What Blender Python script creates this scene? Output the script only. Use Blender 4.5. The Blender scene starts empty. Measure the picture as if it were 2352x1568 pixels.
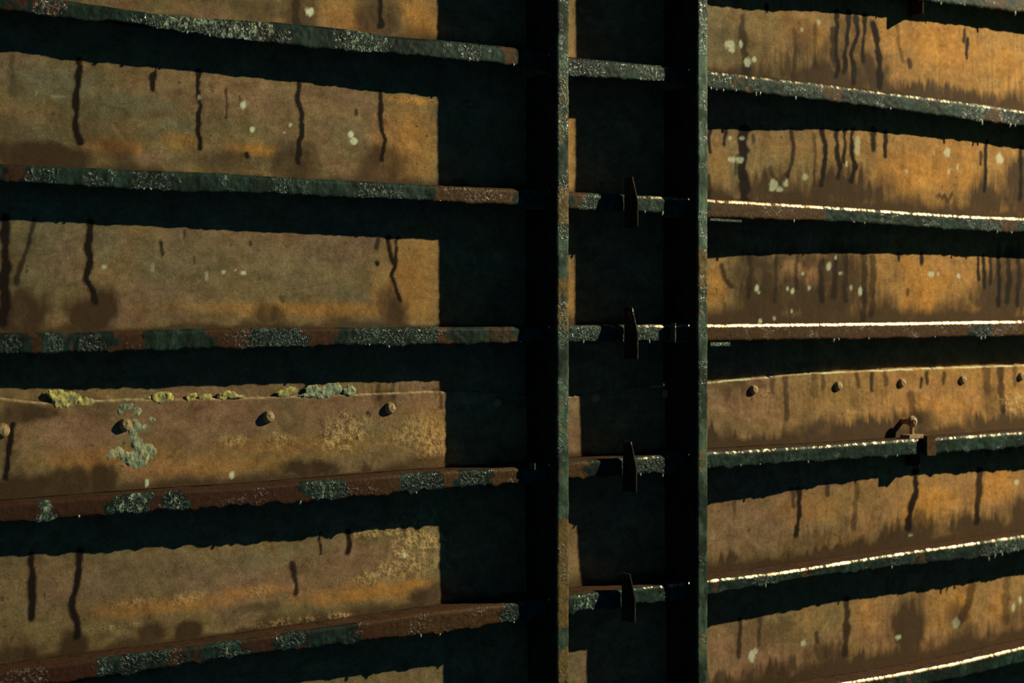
import bpy, math
import numpy as np

# ------------------------------------------------------------------ camera, light, world
FPX = 3500.0; CXP = 1176.0; CYP = 784.0
TH = math.radians(33.47); HC = 5.706
LAMP = np.array([17.3, -7.0, 7.55])
scn = bpy.context.scene
C = scn.collection
scn.view_settings.view_transform = 'Standard'
scn.view_settings.look = 'None'
scn.view_settings.gamma = 1.0
scn.view_settings.use_curve_mapping = False
scn.view_settings.exposure = 0.0

cam_d = bpy.data.cameras.new('camera'); cam = bpy.data.objects.new('camera', cam_d); C.objects.link(cam)
cam.location = (0, -HC, 0); cam.rotation_euler = (math.pi/2, 0, -TH)
cam_d.sensor_width = 36.0; cam_d.lens = FPX/2352*36
cam_d.clip_start = .05; cam_d.clip_end = 200
cam_d.dof.use_dof = True; cam_d.dof.focus_distance = 6.5; cam_d.dof.aperture_fstop = 2.0
scn.camera = cam

world = bpy.data.worlds.new('dark_hold'); scn.world = world; world.use_nodes = True
bg = world.node_tree.nodes['Background']
bg.inputs[0].default_value = (.08, .33, .60, 1); bg.inputs[1].default_value = .115

ld = bpy.data.lights.new('work_lamp', 'POINT'); ld.energy = 17500; ld.color = (1.0, .93, .60)
ld.shadow_soft_size = .10
lo = bpy.data.objects.new('work_lamp', ld); C.objects.link(lo); lo.location = LAMP

# ------------------------------------------------------------------ geometry of the view (measured points -> places on the wall)
RV = np.array([math.cos(TH), -math.sin(TH)]); FV = np.array([math.sin(TH), math.cos(TH)])
def at(px, py, Y):
    """point on the upright plane at depth Y seen at a photo pixel"""
    px = np.asarray(px, float); py = np.asarray(py, float)
    k = (px-CXP)/FPX
    dx = FV[0]+RV[0]*k; dy = FV[1]+RV[1]*k
    t = (Y+HC)/dy
    return dx*t, t*(CYP-py)/FPX
def col(X, Y):
    d = X*FV[0]+(Y+HC)*FV[1]
    return CXP+FPX*(X*RV[0]+(Y+HC)*RV[1])/d

# smooth value noise in numpy
def _h(ix, iy, s):
    n = (ix*374761393 + iy*668265263 + s*1442695041) & 0xffffffff
    n = ((n ^ (n >> 13))*1274126177) & 0xffffffff
    return ((n ^ (n >> 16)) & 0xffff)/65535.0
def vn(x, y, s=0):
    x = np.asarray(x, float)+1000; y = np.asarray(y, float)+1000
    ix = np.floor(x).astype(np.int64); iy = np.floor(y).astype(np.int64)
    fx = x-ix; fy = y-iy
    fx = fx*fx*(3-2*fx); fy = fy*fy*(3-2*fy)
    a = _h(ix, iy, s); b = _h(ix+1, iy, s); c = _h(ix, iy+1, s); d = _h(ix+1, iy+1, s)
    return (a*(1-fx)+b*fx)*(1-fy)+(c*(1-fx)+d*fx)*fy
def fbm(x, y, s=0, o=4):
    r = 0; a = .5; t = 0
    for i in range(o):
        r = r+a*vn(x*2**i, y*2**i, s+i*7); t += a; a *= .5
    return r/t
def sst(a, b, x):
    t = np.clip((x-a)/(b-a), 0, 1); return t*t*(3-2*t)

# ------------------------------------------------------------------ measured lines of the photo
DB = .145                                    # how far the stringers stand off the plating
BAR = {  # k: (flange top edge, flange bottom edge), pixel points of the front face
 0: ([(-300,-500),(0,-420),(1200,-190),(1630,-125),(2150,-40),(2352,-14),(2700,40)],
     [(-300,-450),(0,-372),(1200,-150),(1630,-85),(2000,-20),(2150,4),(2352,28),(2700,78)]),
 1: ([(-300,-60),(0,-22),(180,4),(300,22),(400,36),(500,42),(650,51),(800,66),(900,83),(1000,90),(1185,108),(1307,130),(1520,150),(1630,161),(1886,191),(2207,232),(2352,253),(2700,300)],
     [(-300,-10),(0,20),(100,35),(200,44),(300,49),(360,62),(500,85),(600,95),(750,113),(850,118),(1000,130),(1180,148),(1307,173),(1520,187),(1630,203),(1886,229),(2207,271),(2352,289),(2700,335)]),
 2: ([(-300,352),(0,376),(280,389),(500,397),(640,406),(800,414),(1000,425),(1190,433),(1307,440),(1520,450),(1630,456),(1886,471),(2207,493),(2352,499),(2700,520)],
     [(-300,395),(0,417),(200,427),(400,440),(640,443),(800,452),(1000,462),(1190,470),(1307,480),(1520,487),(1630,499),(1886,506),(2207,527),(2352,533),(2700,552)]),
 3: ([(-300,770),(0,764),(180,764),(340,758),(500,753),(700,752),(900,751),(1190,750),(1307,747),(1520,744),(1630,743),(1900,741),(2200,737),(2352,735),(2700,730)],
     [(-300,822),(0,813),(200,808),(300,805),(500,798),(640,797),(770,792),(900,793),(1190,786),(1307,785),(1520,780),(1630,783),(1900,778),(2200,773),(2352,770),(2700,764)]),
 4: ([(-300,1178),(0,1156),(200,1141),(400,1126),(600,1115),(750,1102),(900,1090),(1000,1082),(1190,1073),(1307,1060),(1520,1045),(1630,1037),(1900,1021),(2050,1010),(2200,1001),(2352,990),(2700,965)],
     [(-300,1222),(0,1199),(100,1194),(250,1181),(400,1168),(550,1160),(750,1145),(900,1131),(1000,1123),(1185,1108),(1307,1099),(1520,1083),(1630,1074),(1900,1056),(2130,1042),(2352,1025),(2700,998)]),
 5: ([(-300,1590),(0,1542),(200,1515),(350,1496),(500,1477),(600,1462),(700,1447),(850,1426),(1000,1404),(1180,1385),(1307,1368),(1518,1343),(1630,1330),(1780,1314),(1900,1295),(2050,1271),(2200,1250),(2352,1228),(2700,1178)],
     [(-300,1636),(0,1583),(100,1570),(200,1558),(300,1545),(400,1528),(500,1512),(600,1500),(700,1487),(850,1469),(1000,1455),(1185,1425),(1307,1406),(1518,1378),(1630,1364),(1700,1351),(1890,1320),(2089,1297),(2230,1281),(2352,1264),(2700,1215)]),
 6: ([(-300,2020),(0,1955),(1200,1700),(1630,1620),(1950,1564),(2050,1548),(2200,1520),(2352,1484),(2700,1410)],
     [(-300,2070),(0,2003),(1200,1742),(1630,1660),(1950,1602),(2050,1585),(2200,1556),(2352,1519),(2700,1444)]),
}
SHADOW = {
 1: [(0,117),(100,130),(180,142),(300,151),(400,163),(500,172),(600,182),(700,192),(800,204),(900,213),(1020,227),(1318,278),(1628,297),(1768,303),(1843,297),(1993,303),(2136,316),(2243,328),(2350,346)],
 2: [(0,507),(100,510),(200,516),(400,524),(600,533),(720,541),(800,544),(900,549),(1025,553),(1318,589),(1628,594),(1750,587),(1960,583),(2150,586),(2352,596)],
 3: [(0,893),(200,895),(400,890),(600,885),(800,880),(900,878),(1025,876),(1318,893),(1628,876),(1780,863),(1950,850),(2150,842),(2352,836)],
 4: [(0,1280),(200,1270),(350,1258),(500,1252),(650,1243),(750,1231),(850,1220),(950,1212),(1010,1208),(1318,1202),(1628,1159),(1750,1142),(1850,1122),(1980,1103),(2060,1095),(2130,1090),(2352,1080)],
 5: [(700,1568),(850,1550),(1018,1528),(1318,1495),(1628,1440),(1740,1420),(1850,1395),(1950,1380),(2050,1367),(2180,1349),(2300,1328),(2352,1321)],
}
XS = np.arange(-.35, 9.2, .0065)
def curve(pts, Y, xs):
    p = np.array(pts, float)
    d = np.linspace(p[0, 0], p[-1, 0], 600); y = np.interp(d, p[:, 0], p[:, 1])
    k = np.ones(13)/13; yy = np.convolve(np.pad(y, 6, mode='edge'), k, 'valid')
    X, Z = at(d, yy, Y)
    lo_s = (Z[20]-Z[0])/(X[20]-X[0]); hi_s = (Z[-1]-Z[-20])/(X[-1]-X[-20])
    z = np.interp(xs, X, Z)
    z = np.where(xs < X[0], Z[0]+(xs-X[0])*lo_s, z)
    return np.where(xs > X[-1], Z[-1]+(xs-X[-1])*hi_s, z)
TOPZ = {k: curve(v[0], -DB, XS) for k, v in BAR.items()}
BOTZ = {k: curve(v[1], -DB, XS) for k, v in BAR.items()}

# the plating is buckled: where each shadow falls tells how deep the plate lies there
PL = {}
for k, pts in SHADOW.items():
    a = np.array(pts, float); px = np.linspace(a[0, 0], a[-1, 0], 120)
    py = np.interp(px, a[:, 0], a[:, 1])
    best = np.full(px.shape, 1e9); bp = np.zeros(px.shape)
    for Y in np.linspace(-.09, .11, 161):
        X, Z = at(px, py, Y)
        s = (-DB-LAMP[1])/(Y-LAMP[1])
        qx = LAMP[0]+(X-LAMP[0])*s; qz = LAMP[2]+(Z-LAMP[2])*s
        e = np.abs(qz-np.interp(qx, XS, BOTZ[k]))
        m = e < best; best = np.where(m, e, best); bp = np.where(m, Y, bp)
    X, Z = at(px, py, bp)
    kk = np.ones(7)/7; bp = np.convolve(np.pad(bp, 3, mode='edge'), kk, 'valid')
    PL[k] = (X, bp, Z)
pl_Y = np.array([np.interp(XS, PL[k][0], PL[k][1]) for k in (1, 2, 3, 4, 5)])
pl_Z = np.array([np.interp(XS, PL[k][0], PL[k][2]) for k in (1, 2, 3, 4, 5)])
def plate_y(X, Z):
    """depth of the plating surface"""
    X = np.asarray(X, float); Z = np.asarray(Z, float)
    ys = [np.interp(X, XS, pl_Y[i]) for i in range(5)]
    zs = [np.interp(X, XS, pl_Z[i]) for i in range(5)]
    r = ys[0]
    for i in range(4):
        t = sst(0, 1, (zs[i]-Z)/(zs[i]-zs[i+1]+1e-9))
        r = np.where(Z < zs[i], ys[i]*(1-t)+ys[i+1]*t, r)
    return np.where(Z < zs[4], ys[4], r)

# ------------------------------------------------------------------ materials
def newmat(name):
    m = bpy.data.materials.new(name); m.use_nodes = True
    nt = m.node_tree; b = nt.nodes['Principled BSDF']
    return m, nt, b
class N:
    def __init__(s, nt): s.nt = nt
    def n(s, t, **k):
        o = s.nt.nodes.new(t)
        for a, v in k.items(): setattr(o, a, v)
        return o
    def l(s, a, b): s.nt.links.new(a, b)
    def attr(s, name):
        a = s.n('ShaderNodeAttribute'); a.attribute_name = name
        sp = s.n('ShaderNodeSeparateColor'); s.l(a.outputs['Color'], sp.inputs[0])
        return list(sp.outputs)
    def noise(s, scale, detail=5, rough=.6, stretch=None, dist=0):
        tc = s.n('ShaderNodeTexCoord'); mp = s.n('ShaderNodeMapping')
        s.l(tc.outputs['Object'], mp.inputs[0])
        if stretch: mp.inputs['Scale'].default_value = stretch
        t = s.n('ShaderNodeTexNoise'); t.inputs['Scale'].default_value = scale
        t.inputs['Detail'].default_value = detail; t.inputs['Roughness'].default_value = rough
        t.inputs['Distortion'].default_value = dist
        s.l(mp.outputs[0], t.inputs['Vector']); return t.outputs['Fac']
    def ramp(s, f, a, b, va=0., vb=1.):
        r = s.n('ShaderNodeMapRange'); r.inputs[1].default_value = a; r.inputs[2].default_value = b
        r.inputs[3].default_value = va; r.inputs[4].default_value = vb
        s.l(f, r.inputs[0]); return r.outputs[0]
    def math(s, op, a, b):
        m = s.n('ShaderNodeMath', operation=op)
        for i, v in enumerate((a, b)):
            if isinstance(v, (int, float)): m.inputs[i].default_value = v
            else: s.l(v, m.inputs[i])
        return m.outputs[0]
    def mix(s, f, a, b, mode='MIX'):
        m = s.n('ShaderNodeMix', data_type='RGBA', blend_type=mode)
        if isinstance(f, (int, float)): m.inputs[0].default_value = f
        else: s.l(f, m.inputs[0])
        for i, v in ((6, a), (7, b)):
            if isinstance(v, tuple): m.inputs[i].default_value = (*v, 1)
            else: s.l(v, m.inputs[i])
        return m.outputs[2]

def plate_material(name):
    m, nt, b = newmat(name); g = N(nt)
    stain, soot, pale = g.attr('wear_gleam_a')[:3]
    green, rust, crust = g.attr('wear_gleam_b')[:3]
    pink, streak, _ = g.attr('wear_c')[:3]
    big = g.noise(1.6, 6, .6); mid = g.noise(7, 6, .65); fine = g.noise(45, 5, .7)
    grain = g.noise(190, 3, .7)
    c = g.mix(g.ramp(big, .35, .65), (.205, .145, .066), (.255, .170, .070))
    c = g.mix(g.ramp(mid, .38, .66, 0, .7), c, (.195, .158, .088))
    c = g.mix(g.ramp(g.noise(4.2, 7, .7), .50, .66, 0, .5), c, (.255, .128, .072))
    sw = g.noise(4.5, 7, .65, (.42, 1, 1.25), 1.6)
    c = g.mix(g.ramp(sw, .52, .68, 0, .75), c, (.33, .215, .110))
    c = g.mix(g.ramp(sw, .46, .34, 0, .7), c, (.150, .125, .080))
    c = g.mix(g.ramp(g.noise(2.6, 5, .6, (.6, 1, 1.1), .8), .52, .66, 0, .6), c, (.225, .125, .090))
    c = g.mix(g.math('MULTIPLY', green, .85), c, (.165, .16, .105))
    c = g.mix(g.math('MULTIPLY', pink, .8), c, (.30, .155, .100))
    c = g.mix(g.math('MULTIPLY', rust, .8), c, (.58, .245, .046))
    c = g.mix(g.ramp(g.noise(3.2, 7, .7), .56, .70, 0, .3), c, (.36, .19, .055))
    vs = g.noise(16, 5, .7, (2.6, 1, .22))
    sk = g.math('MULTIPLY', streak, g.ramp(vs, .44, .60))
    c = g.mix(g.math('MULTIPLY', sk, .75), c, (.085, .050, .030))
    # mottling at every scale
    mo = g.noise(13, 7, .72, (.8, 1, 1), .5)
    c = g.mix(.8, c, g.mix(g.ramp(mo, .30, .70), (.50, .46, .42), (1.42, 1.46, 1.45)), 'MULTIPLY')
    c = g.mix(g.ramp(g.noise(22, 6, .7, (1.3, 1, .5)), .60, .72, 0, .6), c, (.10, .060, .034))
    c = g.mix(.75, c, g.mix(fine, (.35, .35, .35), (1.6, 1.6, 1.6)), 'MULTIPLY')
    c = g.mix(.8, c, g.mix(grain, (.05, .05, .05), (1.95, 1.95, 1.95)), 'MULTIPLY')
    c = g.mix(.8, c, g.mix(g.noise(420, 2, .6), (.1, .1, .1), (1.9, 1.9, 1.9)), 'MULTIPLY')
    sp = g.ramp(g.noise(30, 2, .5), .70, .76, 0, .7)
    c = g.mix(sp, c, (.06, .04, .025))
    so = g.math('MULTIPLY', g.ramp(soot, 0, .72), g.ramp(mid, .25, .6, .8, 1.1))
    c = g.mix(g.math('MINIMUM', so, .95), c, g.mix(grain, (.030, .017, .010), (.085, .050, .028)))
    c = g.mix(g.ramp(stain, 0, .86, 0, .99), c, (.014, .009, .008))
    cr = g.math('MULTIPLY', crust, g.ramp(fine, .42, .62, .0, 1))
    c = g.mix(cr, c, (.70, .46, .20))
    c = g.mix(g.math('MULTIPLY', pale, g.ramp(fine, .25, .5, .6, 1)), c, (.72, .78, .55))
    g.l(c, b.inputs['Base Color'])
    g.l(g.ramp(mid, .3, .7, .62, .85), b.inputs['Roughness'])
    b.inputs['Specular IOR Level'].default_value = .05
    bp = g.n('ShaderNodeBump'); bp.inputs['Strength'].default_value = .6; bp.inputs['Distance'].default_value = .006
    h = g.math('ADD', g.math('MULTIPLY', mid, .6), g.math('MULTIPLY', fine, .35))
    h = g.math('ADD', h, g.math('MULTIPLY', cr, .9))
    g.l(h, bp.inputs['Height']); g.l(bp.outputs[0], b.inputs['Normal'])
    return m

def steel_material(name, paint, paint2, rust, rust2, chip, rough=.5, glint=.006, vert=False):
    m, nt, b = newmat(name); g = N(nt)
    ru, ch, edge = g.attr('wear_gleam_a')[:3]
    dk = g.attr('wear_gleam_b')[0]
    fine = g.noise(60, 5, .7)
    blotch = g.noise(26, 6, .7, (1, 1, .45) if not vert else (1, 1, .5), .6)
    big = g.noise(5, 4, .6)
    c = g.mix(g.ramp(blotch, .40, .64), paint, paint2)
    c = g.mix(g.ramp(big, .38, .60, .85, 0), c, (.008, .012, .010))
    rm = g.ramp(g.math('ADD', ru, g.math('MULTIPLY', g.math('SUBTRACT', blotch, .5), 2.6)), .45, .57)
    rc = g.mix(g.ramp(fine, .35, .65), rust, rust2)
    rc = g.mix(dk, rc, g.mix(fine, (.028, .012, .009), (.075, .030, .017)))
    c = g.mix(rm, c, rc)
    cf = g.noise(48, 6, .75, (1, 1, .6), .5)
    cm = g.ramp(g.math('ADD', ch, g.math('MULTIPLY', g.math('SUBTRACT', cf, .5), 2.2)), .62, .74)
    c = g.mix(cm, c, chip)
    grain = g.noise(190, 3, .7)
    c = g.mix(.6, c, g.mix(grain, (.2, .2, .2), (1.8, 1.8, 1.8)), 'MULTIPLY')
    edge_gleam = g.ramp(g.math('ADD', g.math('MULTIPLY', edge, .9), g.math('MULTIPLY', g.math('SUBTRACT', g.noise(40, 6, .75, (1, 1, .3)), .5), 2.6)), .55, .85)
    edge_gleam = g.math('MULTIPLY', edge_gleam, g.ramp(edge, 0, .2))
    c = g.mix(edge_gleam, c, (.58, .38, .23))  # highlight colour laid on the upper edges
    g.l(c, b.inputs['Base Color'])
    g.l(g.math('MULTIPLY', edge_gleam, .75), b.inputs['Metallic'])
    clus = g.ramp(g.math('ADD', g.noise(7, 4, .6), g.math('MULTIPLY', ch, .45)), .54, .66)
    gl = g.math('MULTIPLY', clus, g.ramp(g.noise(75, 3, .6), .48, .60))
    r = g.ramp(gl, 0, 1, rough, .16)
    r = g.mix(edge_gleam, r, (.42, .42, .42))
    g.l(r, b.inputs['Roughness'])
    g.l(g.ramp(gl, 0, 1, .07, 1.0), b.inputs['Specular IOR Level'])
    sharp = g.noise(85, 3, .6, (1, 1, .8), .5)
    h = g.math('MULTIPLY', sharp, g.ramp(gl, 0, 1, .25, 1.0))
    h = g.math('ADD', h, g.math('MULTIPLY', cm, .2))
    h = g.math('MULTIPLY', h, g.ramp(edge, 0, 1, 1, .25))
    bp = g.n('ShaderNodeBump'); bp.inputs['Strength'].default_value = 1.0; bp.inputs['Distance'].default_value = glint
    g.l(h, bp.inputs['Height']); g.l(bp.outputs[0], b.inputs['Normal'])
    return m

M_PLATE = plate_material('weathered_hull_plate')
M_FLANGE = steel_material('chipped_dark_green_paint', (.007, .019, .015), (.034, .066, .050),
                          (.040, .020, .010), (.105, .052, .018), (.32, .42, .29), .55, .007)
M_FRAME = steel_material('grey_green_frame_paint', (.050, .085, .058), (.135, .195, .135),
                         (.08, .055, .025), (.20, .13, .045), (.34, .38, .26), .6, .005, vert=True)
M_WEB = steel_material('dark_rusty_web', (.030, .026, .018), (.060, .036, .020),
                       (.045, .020, .012), (.085, .038, .020), (.18, .2, .14), .8, .003)
def simple_crust(name, c1, c2, c3):
    m, nt, b = newmat(name); g = N(nt)
    f = g.noise(28, 6, .7); f2 = g.noise(75, 5, .7, (1, 1, .5))
    c = g.mix(g.ramp(f, .38, .60), c1, c2)
    c = g.mix(g.ramp(f2, .50, .60, 0, .8), c, c3)
    g.l(c, b.inputs['Base Color']); b.inputs['Roughness'].default_value = .75
    bp = g.n('ShaderNodeBump'); bp.inputs['Strength'].default_value = .8; bp.inputs['Distance'].default_value = .006
    g.l(f2, bp.inputs['Height']); g.l(bp.outputs[0], b.inputs['Normal'])
    return m
M_YELLOW = simple_crust('yellow_green_crust', (.24, .24, .11), (.85, .68, .12), (.10, .13, .09))
M_TEAL = simple_crust('grey_green_crust', (.15, .22, .165), (.46, .46, .24), (.05, .07, .055))
M_RIVET = simple_crust('rusty_rivet', (.30, .19, .09), (.50, .34, .14), (.12, .07, .03))
M_PIN = simple_crust('rusty_pin', (.34, .19, .11), (.55, .36, .20), (.12, .06, .03))

# ------------------------------------------------------------------ object helpers
def link_mesh(name, verts, faces, mat, parent=None, smooth=True, attrs=None):
    me = bpy.data.meshes.new(name)
    verts = np.asarray(verts, np.float32); faces = np.asarray(faces, np.int32)
    if faces.ndim == 2:
        nf, k = faces.shape
        me.vertices.add(len(verts)); me.vertices.foreach_set('co', verts.ravel())
        me.loops.add(nf*k); me.loops.foreach_set('vertex_index', faces.ravel())
        me.polygons.add(nf); me.polygons.foreach_set('loop_start', np.arange(0, nf*k, k, dtype=np.int32))
        me.polygons.foreach_set('loop_total', np.full(nf, k, np.int32))
    me.update(calc_edges=True); me.validate()
    me.polygons.foreach_set('use_smooth', np.full(len(me.polygons), smooth))
    for an, ar in (attrs or {}).items():
        a = me.color_attributes.new(an, 'FLOAT_COLOR', 'POINT')
        d = np.ones((len(verts), 4), np.float32); d[:, :ar.shape[1]] = ar
        a.data.foreach_set('color', d.ravel())
    me.materials.append(mat)
    o = bpy.data.objects.new(name, me); C.objects.link(o)
    if parent: o.parent = parent
    return o
def mesh_list(name, verts, faces, mat, parent=None, smooth=False, attrs=None):
    me = bpy.data.meshes.new(name); me.from_pydata([tuple(map(float, v)) for v in verts], [], faces); me.update()
    me.polygons.foreach_set('use_smooth', [smooth]*len(me.polygons))
    for an, ar in (attrs or {}).items():
        a = me.color_attributes.new(an, 'FLOAT_COLOR', 'POINT')
        d = np.ones((len(verts), 4), np.float32); d[:, :ar.shape[1]] = ar
        a.data.foreach_set('color', d.ravel())
    me.materials.append(mat)
    o = bpy.data.objects.new(name, me); C.objects.link(o)
    if parent: o.parent = parent
    return o
def thing(name, label, cat, loc=(0, 0, 0), group=None):
    o = bpy.data.objects.new(name, None); C.objects.link(o); o.location = loc
    o.empty_display_size = .1
    o['label'] = label; o['category'] = cat
    if group: o['group'] = group
    return o
def grid_faces(nu, nv, closed=False):
    i = np.arange(nu-1)[:, None]*nv; j = np.arange(nv-(0 if closed else 1))[None, :]
    j2 = (j+1) % nv
    return np.stack([i+j, i+j2, i+nv+j2, i+nv+j], -1).reshape(-1, 4)

# ------------------------------------------------------------------ stains and wear on the plating, placed in metres on the wall
# drips: (points px, half width px, strength)
DRIPS = [
 ([(183,138),(180,190),(171,250),(170,275),(180,310),(184,328)],8,.95), ([(356,155),(354,178)],4,.9), ([(352,175),(351,205)],10,.95),
 ([(456,165),(457,250),(454,300),(456,342)],6.5,.95), ([(521,205),(522,240),(518,272)],4.5,.65), ([(686,190),(688,250),(689,300),(684,330),(683,372)],6.5,.95),
 ([(876,212),(879,260),(883,310),(881,365)],5.5,.95), ([(30,130),(30,215)],11,.35), ([(680,-20),(683,50)],12,.6), ([(878,-20),(876,58)],7,.9),
 ([(6,500),(8,640),(6,740)],13,.9), ([(72,505),(62,565),(44,605),(36,650)],7,.7), ([(203,512),(199,570),(202,600),(193,642),(210,668),(217,692)],9,.97),
 ([(365,555),(366,585)],4,.8), ([(424,528),(424,548)],3,.6), ([(445,590),(446,602)],3,.6), ([(895,545),(900,575),(907,610),(903,635),(912,662),(920,690)],5,.92),
 ([(916,545),(914,600),(907,620)],4,.85), ([(868,604),(869,606)],6,.95), ([(871,550),(867,568)],5,.7), ([(565,356),(566,359)],6.5,.97), ([(645,684),(650,690)],6,.5),
 ([(820,250),(821,262)],4,.7), ([(548,222),(550,230)],4,.6), ([(484,200),(486,212)],5,.4), ([(575,555),(576,562)],3,.7),
 ([(18,975),(20,1010),(14,1040),(10,1095)],9,.92), ([(870,885),(870,915)],6,.5), ([(905,885),(906,930)],6,.5), ([(1014,895),(1016,935)],5,.55), ([(1000,895),(1001,912)],4,.5), ([(842,948),(846,952)],5,.7),  # first run is the shadow streak below the leftmost rivet, painted dark
 ([(66,1270),(68,1340),(71,1385),(67,1418)],9,.9), ([(176,1268),(172,1330),(165,1370),(167,1405),(173,1460)],9,.9), ([(674,1295),(677,1325),(678,1362)],7,.8),
 ([(740,1225),(740,1272)],3,.85), ([(798,1220),(802,1240),(800,1268)],7,.85), ([(928,1210),(930,1230)],7,.6), ([(625,1225),(628,1262)],3,.3),
 # right bay
 ([(1718,40),(1714,110),(1726,150),(1722,170)],9,.65), ([(1917,30),(1915,90),(1917,175)],6,.9), ([(1944,30),(1940,90),(1932,165)],6,.92), ([(1958,40),(1963,80),(1950,125),(1955,190)],6,.9),
 ([(1977,36),(1975,140)],5,.85), ([(1996,60),(2006,100),(2013,150),(2012,200)],8,.92), ([(1908,70),(1911,150)],8,.7), ([(2051,60),(2053,105),(2066,142)],4,.45), ([(2212,94),(2210,135)],5,.92),
 ([(2203,70),(2203,97)],4,.8), ([(1827,70),(1830,120),(1824,175)],5,.4), ([(1768,8),(1768,25)],4,.9), ([(2078,140),(2080,154)],5,.7),([(1870,60),(1868,150)],5,.35),([(2000,90),(2003,75)],4,.6),
 ([(1642,300),(1645,346)],5,.92), ([(1679,300),(1678,332)],4,.85), ([(1718,300),(1716,400),(1722,480)],12,.93), ([(1822,295),(1825,340),(1814,402)],5,.75), ([(1885,300),(1893,335),(1888,425)],5.5,.9),
 ([(1917,300),(1917,350),(1925,385),(1923,405)],5.5,.9), ([(1937,300),(1932,370)],4.5,.85), ([(1953,300),(1949,345),(1957,385),(1952,415)],6,.92), ([(1998,300),(1999,342)],8,.85), ([(2024,305),(2026,358)],5,.9),
 ([(2256,325),(2254,438)],4.5,.95), ([(2337,340),(2336,455)],5,.9), ([(2245,352),(2243,378)],4,.75), ([(1638,402),(1640,470)],5,.7), ([(1701,375),(1701,398)],3,.6),([(1776,385),(1790,415)],4,.5),([(1868,310),(1872,425)],4,.5),([(1739,312),(1740,322)],5,.6),
 ([(2062,583),(2062,596)],4,.9), ([(2114,583),(2114,604)],6,.92), ([(2084,665),(2084,676)],4,.6), ([(1732,590),(1732,680)],6,.6), ([(1790,590),(1790,690)],5,.5), ([(1835,590),(1836,660)],5,.5), ([(1890,600),(1893,690)],7,.7), ([(1920,590),(1920,680)],6,.6), ([(1943,590),(1945,690)],6,.6), ([(1985,590),(1985,735)],7,.6), ([(2005,590),(2003,720)],8,.6), ([(1668,610),(1680,640),(1692,655)],5,.7),
 ([(2245,590),(2248,640)],4,.85), ([(2258,590),(2262,660)],5,.85), ([(2275,595),(2276,650)],4,.8), ([(2293,595),(2296,700)],5,.85), ([(2315,600),(2316,690)],7,.75), ([(2338,600),(2340,700)],6,.75),
 ([(1806,865),(1810,920),(1808,962)],6,.6), ([(1780,868),(1780,900)],5,.5), ([(1870,862),(1871,905)],8,.4), ([(1890,860),(1890,890)],5,.5), ([(1970,858),(1974,885)],6,.6),([(2003,858),(2001,895)],5,.75), ([(2030,855),(2032,880)],5,.5), ([(2128,858),(2127,880)],5,.75), ([(2166,856),(2164,880)],4,.65), ([(2262,848),(2264,890)],10,.5), ([(2296,848),(2298,940)],9,.7), ([(2330,845),(2330,880)],6,.5), ([(2088,905),(2090,945),(2103,965)],8,.55),([(2115,872),(2112,888)],5,.8),
 ([(1831,1120),(1832,1180),(1829,1228)],5.5,.85), ([(1817,1122),(1820,1160)],5,.6), ([(1893,1112),(1892,1135)],5,.6), ([(1958,1108),(1956,1212)],6,.45), ([(2090,1085),(2092,1130),(2081,1175),(2078,1210)],8,.88), ([(2243,1085),(2240,1140),(2238,1195)],9,.8), ([(1692,1150),(1692,1175)],5,.5),
 ([(1708,1425),(1705,1510)],5.5,.7), ([(1754,1420),(1750,1482)],5,.5), ([(1945,1380),(1942,1500)],8,.75), ([(2232,1340),(2222,1390),(2202,1430)],9,.6), ([(2310,1330),(2308,1420)],10,.45), ([(1876,1455),(1878,1475)],5,.6),
]
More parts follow.
